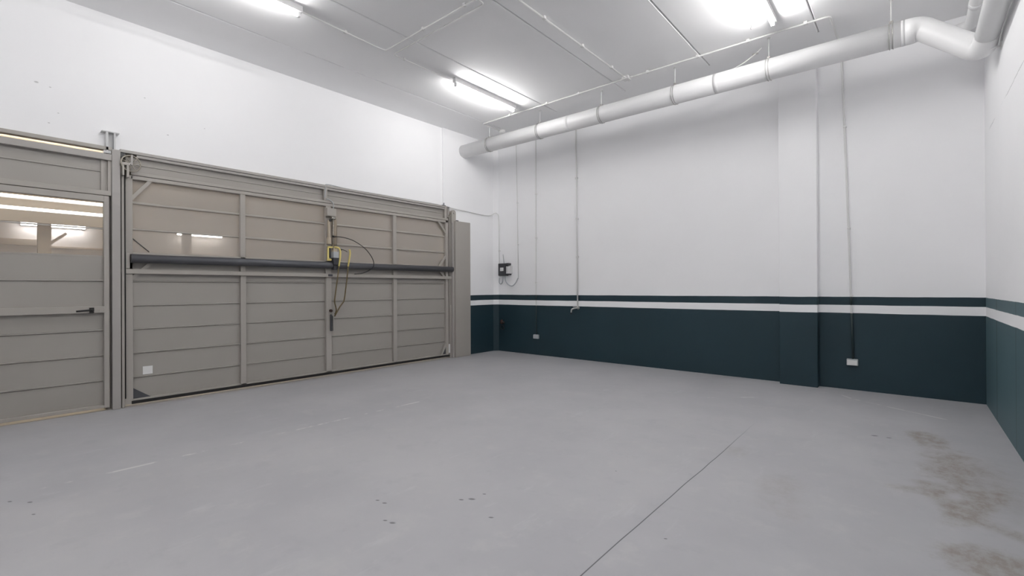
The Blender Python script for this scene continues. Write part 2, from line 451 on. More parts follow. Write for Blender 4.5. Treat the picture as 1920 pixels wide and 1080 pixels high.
relamp(dup(lamp, (-4.975, 1.67, ZC), 'lit fluorescent tube cut by the top edge of the picture, above the grey gate'), M['tube_gate'])
relamp(dup(lamp, (-1.155, 5.22, ZC), 'lit fluorescent tube nearest the pipe, above the pillar side of the room'), M['tube_bright'])
relamp(dup(lamp, (-1.155, 1.67, ZC), 'lit fluorescent tube overhead near the right wall, above the camera'), M['tube_back'])
relamp(dup(lamp, (-4.975, -1.90, ZC), 'lit fluorescent tube behind the camera on the gate side'), M['tube_dim'])
relamp(dup(lamp, (-1.155, -1.90, ZC), 'lit fluorescent tube behind the camera on the right wall side'), M['tube_bright'])

# ------------------------------------------------------------------ conduits
GC = 'white conduits on walls and ceiling'
def conduit(pts, r, label, rad=0.06, clips=(), clipdir='z', boxes=(), mat=None, cat='conduit', name='conduit'):
    """clips: points along the run; clipdir the axis pointing into the surface"""
    base = pts[0]
    o = thing(name, label, cat, base, GC)
    mk('tube', mat or M['conduit'], o, lambda bm: sweep(bm, fillet(pts, rad), r, 10))
    for c in clips:
        def cl(bm, c=c):
            w = r * 1.7
            if clipdir == 'z': box(bm, c[0] - w, c[0] + w, c[1] - w, c[1] + w, c[2] - r * 1.2, ZC, bev=0.002, seg=1)
            else: box(bm, c[0] - w, c[0] + w, c[1] - r * 1.2, YB, c[2] - w * 0.8, c[2] + w * 0.8, bev=0.002, seg=1)
        mk('clip', M['conduit'], o, cl)
    return o
zc = ZC - 0.022
conduit([(-5.02, 2.36, zc), (-5.05, 3.455, zc), (-3.43, 3.455, zc), (-1.30, 3.455, zc)], 0.0095, 'white conduit from the top left tube lamp, turning across the ceiling',
        clips=[(-5.04, 2.9, zc), (-4.30, 3.455, zc), (-3.6, 3.455, zc)])
conduit([(-3.42, 3.0, zc), (-3.42, 3.575, zc), (-5.05, 3.575, zc), (-5.05, 4.60, zc)], 0.0085, 'white conduit turning on the ceiling into the far end of the corner tube lamp', clips=[(-5.05, 3.75, zc)])
conduit([(-3.105, YF + 0.02, zc), (-3.10, 6.09, zc)], 0.011, 'long white ceiling conduit running straight towards the junction box', clips=[(-3.1, y, zc) for y in (1.5, 3.0, 4.2, 5.0, 5.75)])
o = conduit([(-5.955, 6.62, zc), (-5.945, 6.15, zc), (-3.2, 6.185, zc), (-0.665, 6.262, zc), (-0.655, 7.27, zc), (-0.650, 7.278, 4.1), (-0.61, 7.278, 2.7), (-0.572, 7.278, 1.19), (-0.5675, 7.278, 0.972), (-0.555, 7.278, 0.39)], 0.0115,
            'white conduit along ceiling beside the pipe then down to the socket right of the pillar',
            clips=[(-5.3, 6.16, zc), (-4.5, 6.17, zc), (-3.9, 6.18, zc), (-2.78, 6.20, zc), (-2.1, 6.22, zc), (-1.5, 6.24, zc), (-0.9, 6.255, zc)])
for zz in (3.35, 2.05, 1.19):
    xx = -0.645 + (4.1 - zz) * 0.0272
    def cl(bm): box(bm, xx - 0.018, xx + 0.018, 7.262, YB, zz - 0.010, zz + 0.010, bev=0.002, seg=1)
    mk('clip', M['conduit'], o, cl)
def painted(o, pts, r):
    # where the run crosses the green dado it is painted over with it, the white stripe stays white
    mk('painted_section', M['teal'], o, lambda bm: sweep(bm, pts[:2], r, 10), 'dark green painted length')
    mk('painted_section', M['teal'], o, lambda bm: sweep(bm, fillet(pts[2:], 0.03), r, 10), 'dark green painted length')
painted(o, [(-0.5715, 7.278, 1.180), (-0.5695, 7.278, 1.075), (-0.5675, 7.278, 0.972), (-0.555, 7.278, 0.39)], 0.0122)
o = conduit([(-5.585, 7.278, 4.33), (-5.592, 7.278, 2.8), (-5.598, 7.278, 1.19), (-5.597, 7.278, 0.56), (-5.585, 7.278, 0.385)], 0.010, 'white vertical conduit on the back wall leading down to the socket in the left corner', rad=0.03, clips=[(-5.588, 7.278, 3.16), (-5.592, 7.278, 2.30), (-5.596, 7.278, 1.42)], clipdir='y')
painted(o, [(-5.598, 7.278, 1.180), (-5.598, 7.278, 1.075), (-5.5976, 7.278, 0.972), (-5.597, 7.278, 0.56), (-5.585, 7.278, 0.385)], 0.0112)
conduit([(-4.655, 7.278, 4.33), (-4.645, 7.278, 2.7), (-4.640, 7.278, 0.985)], 0.0125, 'white vertical water pipe on the back wall leading down to the tap', clips=[(-4.651, 7.278, 3.33), (-4.645, 7.278, 2.58), (-4.643, 7.278, 1.88)], clipdir='y', cat='pipe', name='water_pipe')
conduit([(-6.095, 7.278, 4.33), (-6.065, 7.278, 2.9), (-6.05, 7.278, 1.52)], 0.0075, 'faint thin white conduit on the back wall above the control box cable loop', clips=[(-6.068, 7.278, 3.05), (-6.058, 7.278, 2.2)], clipdir='y')
conduit([(-6.655, 5.985, 2.85), (-6.668, 6.30, 2.845), (-6.668, 6.90, 2.82), (-6.66, 7.10, 2.83), (-6.585, 7.19, 2.90), (-6.575, 7.265, 2.86), (-6.572, 7.278, 2.66), (-6.562, 7.278, 1.52)], 0.0095,
        'white conduit from the gate top round the corner and down to the control box', rad=0.10, clips=[(-6.568, 7.278, 2.1)], clipdir='y')

# ceiling junction boxes
jb = thing('junction_box', 'white cross shaped junction box where two ceiling conduits meet', 'junction box', (-3.095, 6.18, ZC))
mk('body', M['conduit'], jb, lambda bm: box(bm, -3.145, -3.045, 6.13, 6.23, ZC - 0.045, ZC, bev=0.008))
for dx, dy in ((1, 0), (-1, 0), (0, -1), (0, 1)):
    mk('gland', M['conduit'], jb, lambda bm: lathe(bm, [(0.016, 0.0), (0.016, 0.03), (0.012, 0.035), (0.012, 0.05)], (-3.095 + dx * 0.05, 6.18 + dy * 0.05, zc), (dx, dy, 0), 12))
dome = thing('ceiling_rose', 'round white ceiling box just above the left end of the pipe', 'junction box', (-5.96, 6.70, ZC))
mk('dome', M['conduit'], dome, lambda bm: lathe(bm, [(0.065, 0.0), (0.065, 0.035), (0.055, 0.055), (0.02, 0.062)], (-5.96, 6.70, ZC), (0, 0, -1), 24))
mk('base', M['conduit'], dome, lambda bm: lathe(bm, [(0.075, 0.0), (0.075, 0.01)], (-5.96, 6.70, ZC), (0, 0, -1), 24))

# ------------------------------------------------------------------ drain pipes
PY = 6.37
def pz(x): return 3.955 + (-0.12 - x) * 0.0085
dp = thing('drain_pipe', 'large white drain pipe under the ceiling along back wall, bending down to right wall', 'pipe', (-6.68, PY, pz(-6.68)))
XE = 0.07
path1 = [(-6.684, PY, pz(-6.684)), (XE - 0.10, PY, pz(XE))]
mk('straight_run', M['pipe'], dp, lambda bm: sweep(bm, path1, 0.125, 32))
elbow = fillet([(XE - 0.10, PY, pz(XE)), (XE + 0.03, PY, pz(XE)), (0.525, 6.17, 3.50), (0.535, 5.94, 3.56)], 0.13, 8)
rr = [0.127 - 0.040 * i / (len(elbow) - 1) for i in range(len(elbow))]
mk('elbow', M['pipe'], dp, lambda bm: sweep(bm, elbow, rr, 32))
mk('straight_run', M['pipe'], dp, lambda bm: sweep(bm, [(0.535, 5.95, 3.56), (0.535, YF + 0.01, 3.60)], 0.083, 32))
def collar(bm):
    sweep(bm, [(XE - 0.13, PY, pz(XE)), (XE - 0.105, PY, pz(XE))], 0.1275, 32)
mk('joint_collar', M['pipe'], dp, collar)
mk('joint_collar', M['pipe'], dp, lambda bm: sweep(bm, [(0.535, 5.925, 3.56), (0.535, 5.955, 3.56)], 0.0865, 32))
for x in (-4.2, -1.9):
    mk('joint_collar', M['pipe'], dp, lambda bm: sweep(bm, [(x - 0.03, PY, pz(x)), (x + 0.03, PY, pz(x))], 0.1258, 32))
vp = thing('vent_pipe', 'thinner white pipe higher up behind the drain pipe at right wall', 'pipe', (0.50, 7.2, 4.15))
mk('tube', M['pipe'], vp, lambda bm: sweep(bm, fillet([(0.24, 7.295, 4.18), (0.36, 7.21, 4.17), (0.525, 7.13, 4.16), (0.52, 6.6, 4.15), (0.52, YF + 0.01, 4.17)], 0.14, 8), 0.058, 24))
mk('joint_collar', M['pipe'], vp, lambda bm: sweep(bm, [(0.52, 6.55, 4.15), (0.52, 6.62, 4.15)], 0.062, 24))
mk('bracket', M['galv'], vp, lambda bm: box(bm, 0.50, XR, 5.0, 5.03, 4.14, 4.16))

GH = 'pipe hangers along the drain pipe'
def hanger(x, label):
    z = pz(x)
    o = thing('pipe_hanger', label, 'pipe hanger', (x, PY, ZC), GH)
    mk('rod', M['conduit'], o, lambda bm: sweep(bm, [(x, PY, ZC), (x, PY, z + 0.13)], 0.0065, 8))
    def st(bm):
        ring = []
        for s in (-0.014, 0.014):
            torus(bm, (x + s, PY, z), (1, 0, 0), 0.130, 0.0035, 40, 6)
        box(bm, x - 0.018, x + 0.018, PY - 0.014, PY + 0.014, z + 0.126, z + 0.160, bev=0.003, seg=1)
    mk('clamp_ring', M['galv'], o, st)
    mk('ceiling_plate', M['conduit'], o, lambda bm: lathe(bm, [(0.022, 0), (0.022, 0.006), (0.010, 0.012)], (x, PY, ZC), (0, 0, -1), 12))
for x, l in ((-5.98, 'wire pipe hanger closest to the gate wall, by the round ceiling box'), (-4.80, 'second wire pipe hanger from the gate wall'),
             (-3.61, 'third wire pipe hanger from the gate wall, right of the ceiling junction box'), (-2.46, 'fourth wire pipe hanger from the gate wall'),
             (-1.30, 'pipe hanger just above the pillar'), (-0.14, 'pipe hanger nearest the pipe elbow at right wall')):
    hanger(x, l)
wh = thing('wall_bracket', 'small white bracket holding the drain pipe elbow to right wall', 'pipe bracket', (XR, 6.0, 3.50))
mk('arm', M['conduit'], wh, lambda bm: box(bm, 0.54, XR, 6.02, 6.04, 3.452, 3.464))
mk('plate', M['conduit'], wh, lambda bm: box(bm, XR - 0.006, XR, 6.0, 6.06, 3.43, 3.49))
cab = thing('cable', 'thin grey white cable lying along the top of the drain pipe', 'cable', (-5.0, 6.45, 4.1))
mk('wire', M['conduit'], cab, lambda bm: sweep(bm, spline([(-4.9, 6.46, pz(-4.9) + 0.110), (-3.9, 6.45, pz(-3.9) + 0.135), (-3.0, 6.46, pz(-3) + 0.125), (-2.2, 6.45, pz(-2.2) + 0.145), (-1.75, 6.47, pz(-1.7) + 0.17), (-1.52, 6.55, 4.27), (-1.42, 6.56, 4.345)]), 0.008, 8))
mk('clip', M['galv'], cab, lambda bm: box(bm, -1.53, -1.46, 6.55, 6.565, 4.285, 4.30))

# ------------------------------------------------------------------ back wall fittings
GS = 'wall sockets on the green wall'
def socket(x, z, label, dark):
    o = thing('wall_socket', label, 'socket', (x, YB, z), GS)
    w, h = (0.059, 0.041)
    mk('body', M['greyplastic'], o, lambda bm: box(bm, x - w, x + w, YB - 0.045, YB, z - h, z + h, bev=0.006))
    l = mk('lid', M['whiteplastic'] if not dark else M['greyplastic'], o, lambda bm: box(bm, x - w + 0.006, x + w - 0.006, YB - 0.056, YB - 0.045, z - h + 0.005, z + h - 0.012, bev=0.004))
    mk('hinge', M['greyplastic'], o, lambda bm: box(bm, x - 0.03, x + 0.03, YB - 0.058, YB - 0.044, z + h - 0.012, z + h - 0.002, bev=0.002, seg=1))
socket(-5.60, 0.360, 'small grey surface socket low on the green wall below the left conduit', True)
socket(-0.561, 0.353, 'small white surface socket low on the green wall right of the pillar', False)

tp = thing('water_tap', 'small metal tap on the white stripe at the foot of the water pipe', 'tap', (-4.64, YB, 0.95))
mk('body', M['tap'], tp, lambda bm: sweep(bm, fillet([(-4.64, 7.278, 0.99), (-4.64, 7.262, 0.945), (-4.66, 7.20, 0.94), (-4.705, 7.175, 0.925), (-4.712, 7.17, 0.865)], 0.03), 0.013, 12))
mk('handle', M['tap'], tp, lambda bm: box(bm, -4.69, -4.62, 7.19, 7.205, 0.962, 0.972, bev=0.003, seg=1))
mk('flange', M['tap'], tp, lambda bm: lathe(bm, [(0.028, 0), (0.028, 0.008), (0.016, 0.02)], (-4.64, YB, 0.945), (0, -1, 0), 16))
mk('nozzle', M['rubber'], tp, lambda bm: sweep(bm, [(-4.712, 7.17, 0.87), (-4.714, 7.17, 0.835)], 0.011, 12))

cb = thing('control_box', 'dark gate control box with a grey side unit and antenna, by the left corner', 'control box', (-6.40, YB, 1.57))
mk('housing', M['charcoal'], cb, lambda bm: box(bm, -6.535, -6.325, 7.20, YB, 1.575, 1.83, bev=0.010))
mk('label_plate', M['whiteplastic'], cb, lambda bm: box(bm, -6.475, -6.385, 7.196, 7.201, 1.672, 1.742, bev=0.001, seg=1), 'white printed label')
def lab(bm):
    for k in range(3): box(bm, -6.468, -6.41 + 0.01 * (k % 2), 7.1945, 7.1965, 1.684 + 0.019 * k, 1.690 + 0.019 * k)
mk('label_lines', M['greyplastic'], cb, lab)
mk('side_unit', M['lightgrey'], cb, lambda bm: prism(bm, [(-6.330, 7.215), (-6.275, 7.205), (-6.235, 7.225), (-6.225, YB), (-6.33, YB)], 1.618, 1.765, 'z'), 'pale grey side unit')
mk('upper_lip', M['charcoal'], cb, lambda bm: box(bm, -6.330, -6.262, 7.21, YB, 1.790, 1.832, bev=0.004))
mk('lower_lip', M['charcoal'], cb, lambda bm: box(bm, -6.330, -6.255, 7.205, YB, 1.588, 1.612, bev=0.004))
mk('antenna', M['greyplastic'], cb, lambda bm: sweep(bm, [(-6.42, 7.262, 1.82), (-6.45, 7.262, 2.02)], [0.008, 0.005], 8))
mk('cable', M['greyplastic'], cb, lambda bm: sweep(bm, spline([(-6.562, 7.275, 1.53), (-6.56, 7.265, 1.44), (-6.51, 7.25, 1.405), (-6.455, 7.24, 1.43), (-6.435, 7.24, 1.50), (-6.432, 7.245, 1.58)]), 0.011, 8))
mk('cable', M['greyplastic'], cb, lambda bm: sweep(bm, spline([(-6.385, 7.245, 1.58), (-6.375, 7.24, 1.50), (-6.33, 7.24, 1.425), (-6.26, 7.25, 1.372), (-6.19, 7.26, 1.365), (-6.12, 7.27, 1.42), (-6.055, 7.275, 1.52)]), 0.011, 8))

hk = thing('wall_valve', 'small dark valve with a reddish knob and hanging ring on the green wall', 'valve', (-6.47, YB, 0.56))
mk('stem', M['black'], hk, lambda bm: lathe(bm, [(0.030, 0), (0.030, 0.02), (0.016, 0.03), (0.016, 0.06)], (-6.475, YB, 0.60), (0, -1, 0), 14))
mk('knob', M['rust'], hk, lambda bm: lathe(bm, [(0.012, 0), (0.030, 0.012), (0.034, 0.045), (0.026, 0.085), (0.012, 0.095)], (-6.475, 7.23, 0.57), (0.1, 0, 1), 14), 'rusty red knob')
mk('ring', M['black'], hk, lambda bm: torus(bm, (-6.462, 7.24, 0.50), (0, 1, 0.2), 0.045, 0.008, 24, 8))

# ------------------------------------------------------------------ gate frame (posts and beams)
fr = thing('gate_portal', 'grey steel posts and lintel beam framing gate and side door', 'gate frame', (XL, 1.066, 0))
mk('post', M['postgrey'], fr, lambda bm: box(bm, -6.80, -6.62, 1.030, 1.104, 0, 2.852, bev=0.004, seg=1))
mk('post', M['postgrey'], fr, lambda bm: box(bm, -6.80, -6.62, -0.058, 0.012, 0, 2.852, bev=0.004, seg=1))
mk('door_rebate', M['gate'], fr, lambda bm: (box(bm, -6.80, -6.704, 0.985, 1.04, 0.0, 2.36), box(bm, -6.80, -6.704, 0.0, 0.05, 0.0, 2.36)))
mk('guide_channel', M['gate'], fr, lambda bm: (box(bm, -6.80, -6.635, 1.114, 1.138, 0, 2.60, bev=0.002, seg=1), box(bm, -6.82, -6.78, 1.10, 1.16, 0, 2.80)))
mk('guide_channel', M['gate'], fr, lambda bm: (box(bm, -6.80, -6.64, 5.952, 5.968, 0, 2.70), box(bm, -6.80, -6.645, 5.978, 5.996, 0, 2.72), box(bm, -6.82, -6.78, 5.93, 6.0, 0, 2.80)))
mk('lintel_beam', M['postgrey'], fr, lambda bm: (box(bm, -6.80, -6.64, 1.104, 5.84, 2.838, 2.871, bev=0.002, seg=1), box(bm, -6.80, -6.652, 1.25, 5.84, 2.805, 2.836, bev=0.002, seg=1)))
mk('lintel_beam', M['gate'], fr, lambda bm: box(bm, -6.72, -6.63, -0.05, 1.035, 2.833, 2.871, bev=0.002, seg=1))
def infill(bm):
    xf = -6.70
    prism(bm, [(xf, 2.645), (xf, 2.725), (xf + 0.008, 2.728), (xf + 0.008, 2.734), (xf, 2.738), (xf, 2.806), (xf - 0.02, 2.806), (xf - 0.02, 2.645)], 1.16, 5.84, 'y')
mk('fixed_infill_panel', M['slat'], fr, infill)
mk('corner_bolt', M['darktube'], fr, lambda bm: (sweep(bm, [(-6.66, 5.83, 2.865), (-6.66, 5.83, 2.925)], 0.008, 8), box(bm, -6.70, -6.64, 5.78, 5.86, 2.868, 2.880)))
mk('infill_stop', M['gate'], fr, lambda bm: (box(bm, -6.70, -6.65, 5.84, 5.90, 2.62, 2.87, bev=0.002, seg=1), box(bm, -6.70, -6.64, 5.905, 5.925, 2.66, 2.83)))
mk('light_block_plate', M['gate'], fr, lambda bm: box(bm, -6.84, -6.82, 1.03, 1.35, 2.55, 2.88))  # added plates, block yard light leaking in beside the post tops
mk('light_block_plate', M['gate'], fr, lambda bm: box(bm, -6.84, -6.82, 5.75, 6.02, 2.5, 2.88))
# black block painting the unlit opening beside the post top
mk('opening_shade', M['black'], fr, lambda bm: box(bm, -6.79, -6.65, 1.106, 1.152, 2.786, 2.832))

br = thing('beam_bracket', 'pale grey steel beam stub with flange on top of the gate post', 'bracket', (XL, 1.02, 2.85))
mk('web_post', M['lightgrey'], br, lambda bm: (box(bm, XL, -6.63, 0.985, 1.003, 2.80, 3.030), box(bm, XL, -6.63, 1.050, 1.064, 2.853, 3.030), box(bm, XL, -6.685, 1.0, 1.055, 2.853, 3.030)))
mk('flange', M['lightgrey'], br, lambda bm: box(bm, XL, -6.63, 0.950, 1.098, 3.030, 3.042, bev=0.002, seg=1))
mk('foot', M['lightgrey'], br, lambda bm: box(bm, XL, -6.64, 0.965, 1.028, 2.80, 2.850, bev=0.002, seg=1))

# transom over the side door
tr = thing('transom_panel', 'tan fixed panel above the side door', 'panel', (-6.66, 0.5, 2.34))
def trp(bm):
    xf = -6.68
    prism(bm, [(xf, 2.39), (xf, 2.592), (xf + 0.012, 2.594), (xf + 0.012, 2.604), (xf, 2.608), (xf, 2.73), (xf - 0.02, 2.73), (xf - 0.02, 2.39)], 0.012, 0.95, 'y')
mk('board', M['slat'], tr, trp)
mk('top_rail', M['postgrey'], tr, lambda bm: box(bm, -6.73, -6.62, 0.012, 1.028, 2.722, 2.790, bev=0.003, seg=1))
mk('bottom_rail', M['gate'], tr, lambda bm: box(bm, -6.73, -6.635, 0.012, 1.028, 2.337, 2.392, bev=0.003, seg=1))
mk('stile', M['gate'], tr, lambda bm: (box(bm, -6.73, -6.655, 0.945, 0.972, 2.392, 2.722), box(bm, -6.73, -6.668, 0.972, 1.0, 2.392, 2.722), box(bm, -6.73, -6.64, 1.0, 1.028, 2.392, 2.722)))

# ------------------------------------------------------------------ side door
def slat_profile(z0, z1, lips, xf, th=0.03, d=0.013):
    p = [(xf, z0)]
    for z in lips:
        p += [(xf, z - 0.011), (xf - 0.007, z - 0.009), (xf - 0.007, z - 0.004), (xf + d, z - 0.003), (xf + d, z + 0.006), (xf, z + 0.010)]
    p += [(xf, z1), (xf - th, z1), (xf - th, z0)]
    return p
dr = thing('door_1', 'grey side door with a glazed upper part and black lever', 'door', (-6.66, 0.53, 0.0), kind='structure')
dX0, dX1 = -6.70, -6.63
mk('stile', M['gate'], dr, lambda bm: box(bm, dX0, dX1, 0.964, 1.008, 0.034, 2.330, bev=0.003, seg=1))
mk('stile', M['gate'], dr, lambda bm: box(bm, dX0, dX1, 0.030, 0.075, 0.034, 2.330, bev=0.003, seg=1))
mk('top_rail', M['gate'], dr, lambda bm: box(bm, dX0, dX1, 0.075, 0.964, 2.266, 2.330, bev=0.003, seg=1))
mk('lock_rail', M['gate'], dr, lambda bm: box(bm, dX0, dX1 + 0.002, 0.075, 0.970, 1.064, 1.136, bev=0.003, seg=1))
mk('bottom_rail', M['gate'], dr, lambda bm: box(bm, dX0, dX1, 0.075, 0.964, 0.034, 0.066, bev=0.003, seg=1))
mk('slat_panel', M['slat'], dr, lambda bm: prism(bm, slat_profile(1.12, 1.676, [1.41], -6.672), 0.07, 0.97, 'y'))
mk('slat_panel', M['slat'], dr, lambda bm: prism(bm, slat_profile(0.05, 1.08, [0.325, 0.598, 0.872], -6.685), 0.07, 0.97, 'y'))
mk('pane', M['doorpane'], dr, lambda bm: box(bm, -6.690, -6.684, 0.07, 0.97, 1.676, 2.27))
mk('glazing_bar', M['gate'], dr, lambda bm: (box(bm, -6.684, -6.672, 0.075, 0.964, 1.968, 1.982), box(bm, -6.684, -6.668, 0.075, 0.964, 1.670, 1.684)))
hd = mk('lever_handle', M['black'], dr, lambda bm: sweep(bm, fillet([(-6.628, 0.862, 1.098), (-6.575, 0.862, 1.098), (-6.575, 0.735, 1.088)], 0.02), 0.0095, 12), 'black lever handle')
mk('escutcheon', M['black'], hd, lambda bm: (box(bm, -6.628, -6.612, 0.842, 0.882, 1.078, 1.122, bev=0.004), box(bm, -6.628, -6.618, 0.842, 0.882, 1.066, 1.076)))
mk('lock_plate', M['gate'], dr, lambda bm: prism(bm, [(0.918, 1.068), (0.936, 1.068), (0.926, 1.10)], -6.628, -6.618, 'x'))
mk('threshold', M['outfloor'], dr, lambda bm: box(bm, -6.90, -6.66, 0.0, 1.03, 0.0, 0.004))

# ------------------------------------------------------------------ the big gate leaf
gt = thing('garage_gate', 'wide grey up-and-over gate with slatted lower half and hazy glazed upper half', 'gate', (-6.66, 3.56, 0.0))
gx = -6.66
mk('stile', M['gate'], gt, lambda bm: box(bm, -6.73, gx, 1.152, 1.216, 0.03, 2.60, bev=0.003, seg=1))
mk('stile', M['gate'], gt, lambda bm: (box(bm, -6.73, gx, 5.872, 5.930, 0.03, 2.60, bev=0.003, seg=1), box(bm, -6.73, gx - 0.012, 5.930, 5.945, 0.03, 2.58)))
mk('stile_cover', M['gate'], gt, lambda bm: box(bm, gx, gx + 0.006, 1.141, 1.214, 0.03, 0.67, bev=0.001, seg=1))
mk('top_rail', M['gate'], gt, lambda bm: (box(bm, -6.73, gx, 1.20, 5.93, 2.560, 2.602, bev=0.003, seg=1), box(bm, -6.73, gx + 0.006, 1.20, 5.93, 2.606, 2.642, bev=0.003, seg=1)))
mk('bottom_rail', M['gate'], gt, lambda bm: box(bm, -6.73, gx, 1.216, 5.872, 0.060, 0.078, bev=0.002, seg=1))
mk('bottom_seal', M['rubber'], gt, lambda bm: box(bm, -6.72, gx + 0.012, 1.20, 5.98, 0.027, 0.062, bev=0.004))
mul = [(2.328, 2.394), (3.502, 3.588), (4.700, 4.772)]
for a, b in mul:
    mk('mullion', M['gate'], gt, lambda bm: (box(bm, -6.73, gx, a, b, 0.06, 1.50, bev=0.003, seg=1), box(bm, -6.73, gx - 0.004, a, b - 0.004, 1.50, 2.562, bev=0.003, seg=1)))
bays = [(1.212, 2.332), (2.390, 3.506), (3.584, 4.704), (4.768, 5.876)]
for i, (a, b) in enumerate(bays):
    mk('slat_panel', M['slat'], gt, lambda bm: prism(bm, slat_profile(0.05, 1.70, [0.318, 0.592, 0.864, 1.131, 1.408], -6.706), a, b, 'y'))
    mk('pane', M['pane'], gt, lambda bm: box(bm, -6.724, -6.718, a, b, 1.70, 2.58))
    t = 0.016 if i == 0 else 0.026
    mk('glazing_bar', M['gate'], gt, lambda bm: box(bm, -6.718, -6.696, a, b, 2.300 - 0.013, 2.300 + 0.013, bev=0.003, seg=1))
    mk('glazing_bar', M['gate'], gt, lambda bm: box(bm, -6.718, -6.702 if i == 0 else -6.696, a, b, 1.999 - t / 2, 1.999 + t / 2, bev=0.003, seg=1))
for p, q in (((1.20, 2.33), (1.385, 2.575)), ((1.20, 1.43), (1.40, 1.64)), ((5.70, 2.575), (5.90, 2.345)), ((5.90, 1.945), (5.70, 1.70)), ((5.74, 1.64), (5.90, 1.475)), ((5.90, 0.29), (5.75, 0.05))):
    mk('corner_brace', M['gate'], gt, lambda bm: bar(bm, p, q, 0.036, gx - 0.03, gx - 0.004))
mk('corner_gusset', M['darktube'], gt, lambda bm: prism(bm, [(1.212, 0.205), (1.212, 0.075), (1.385, 0.075)], -6.70, -6.69, 'x'), 'triangular corner plate coloured dark for shade')  # dark metal colour stands in for the shaded corner
mk('corner_gusset', M['darktube'], gt, lambda bm: prism(bm, [(5.872, 0.17), (5.872, 0.06), (5.80, 0.06)], -6.70, -6.68, 'x'), 'triangular corner plate coloured dark for shade')
mk('brace_rod', M['darktube'], gt, lambda bm: sweep(bm, [(-6.712, 1.212, 1.904), (-6.712, 1.374, 1.750)], 0.005, 8), 'thin dark diagonal rod')
mk('cross_bar', M['gate'], gt, lambda bm: box(bm, gx - 0.02, gx + 0.028, 1.150, 5.995, 1.492, 1.545, bev=0.003, seg=1))
mk('pivot_bolt', M['galv'], gt, lambda bm: sweep(bm, [(gx + 0.005, 1.110, 1.522), (gx + 0.005, 1.152, 1.522)], 0.018, 14))
mk('pivot_bolt', M['galv'], gt, lambda bm: sweep(bm, [(gx + 0.005, 5.99, 1.522), (gx + 0.005, 6.03, 1.522)], 0.016, 14))
mk('torsion_tube', M['darktube'], gt, lambda bm: sweep(bm, [(gx + 0.045, 1.190, 1.662), (gx + 0.045, 5.995, 1.676)], 0.050, 24), 'long dark steel tube across the gate')
mk('tube_cover', M['gate'], gt, lambda bm: box(bm, -6.72, gx - 0.004, 1.216, 5.93, 1.690, 1.735, bev=0.003, seg=1))
mk('tube_bracket', M['gate'], gt, lambda bm: (box(bm, -6.70, gx + 0.03, 1.150, 1.184, 1.55, 1.725, bev=0.003, seg=1), box(bm, -6.70, gx, 1.184, 1.215, 1.50, 1.64)))
mk('notice_plate', M['whiteplastic'], gt, lambda bm: box(bm, -6.706, -6.702, 1.310, 1.402, 0.338, 0.430, bev=0.001, seg=1), 'small white square plate')
mk('end_block', M['whiteplastic'], gt, lambda bm: box(bm, gx, gx + 0.02, 5.925, 5.955, 0.095, 0.262, bev=0.003), 'small white block')
mk('latch_clamp', M['darktube'], gt, lambda bm: box(bm, gx + 0.02, gx + 0.04, 3.52, 3.585, 1.505, 1.535, bev=0.003))

# pulley and lifting cable at the left post
pw = thing('pulley_wheel', 'spoked cable pulley at the top left corner of the gate', 'pulley', (-6.60, 1.188, 2.72))
c = Vector((-6.600, 1.190, 2.718))
mk('rim', M['wheel'], pw, lambda bm: torus(bm, c, (1, 0.12, 0), 0.088, 0.0075, 36, 10, 1.6))
def spokes(bm):
    for k in range(10):
        a = 2 * PI * k / 10 + 0.2
        sweep(bm, [c + Vector((0, math.cos(a), math.sin(a))) * 0.015, c + Vector((0, math.cos(a), math.sin(a))) * 0.084], [0.0055, 0.004], 8)
mk('spokes', M['wheel'], pw, spokes)
mk('hub', M['galv'], pw, lambda bm: lathe(bm, [(0.018, -0.02), (0.018, 0.012), (0.010, 0.018)], c, (1, 0, 0), 16))
mk('support_strap', M['postgrey'], pw, lambda bm: box(bm, c.x + 0.012, c.x + 0.020, 1.186, 1.206, 2.700, 2.815, bev=0.002, seg=1))
mk('axle_arm', M['gate'], pw, lambda bm: box(bm, -6.66, -6.578, 1.108, 1.180, 2.690, 2.722, bev=0.003, seg=1))
mk('fork', M['gate'], pw, lambda bm: (box(bm, -6.645, -6.580, 1.113, 1.130, 2.575, 2.690, bev=0.002, seg=1), box(bm, -6.645, -6.580, 1.150, 1.172, 2.560, 2.690, bev=0.002, seg=1)))
mk('cable', M['rubber'], pw, lambda bm: sweep(bm, [(-6.632, 1.141, 2.68), (-6.640, 1.145, 0.10)], 0.0055, 8))

# counterweight housing at the right end
cw = thing('counterweight_box', 'tall grey metal counterweight box at the right end of the gate', 'counterweight box', (-6.60, 6.23, 0))
mk('cover', M['gate'], cw, lambda bm: box(bm, -6.682, -6.575, 6.045, 6.438, 0.0, 2.602, bev=0.004, seg=1))
def housing(bm):
    poly = [(5.998, 2.50), (6.042, 2.50)]
    box(bm, -6.682, -6.612, 5.999, 6.044, 0.0, 2.56, bev=0.003, seg=1)
mk('side_guide', M['postgrey'], cw, housing)
def cap(bm):
    pts = [(5.985, 2.56), (6.092, 2.56), (6.092, 2.74)] + [(6.0385 + 0.0535 * math.cos(a), 2.755 + 0.0535 * math.sin(a)) for a in [PI * k / 12 for k in range(13)]] + [(5.985, 2.74)]
    prism(bm, pts, -6.682, -6.615, 'x')
mk('pulley_cover', M['gate'], cw, cap)
mk('pulley_bolt', M['galv'], cw, lambda bm: lathe(bm, [(0.014, 0), (0.014, 0.012), (0.008, 0.016)], (-6.615, 6.04, 2.75), (1, 0, 0), 12))
mk('cable', M['rubber'], cw, lambda bm: sweep(bm, [(-6.642, 5.973, 2.70), (-6.642, 5.973, 1.0)], 0.003, 6))
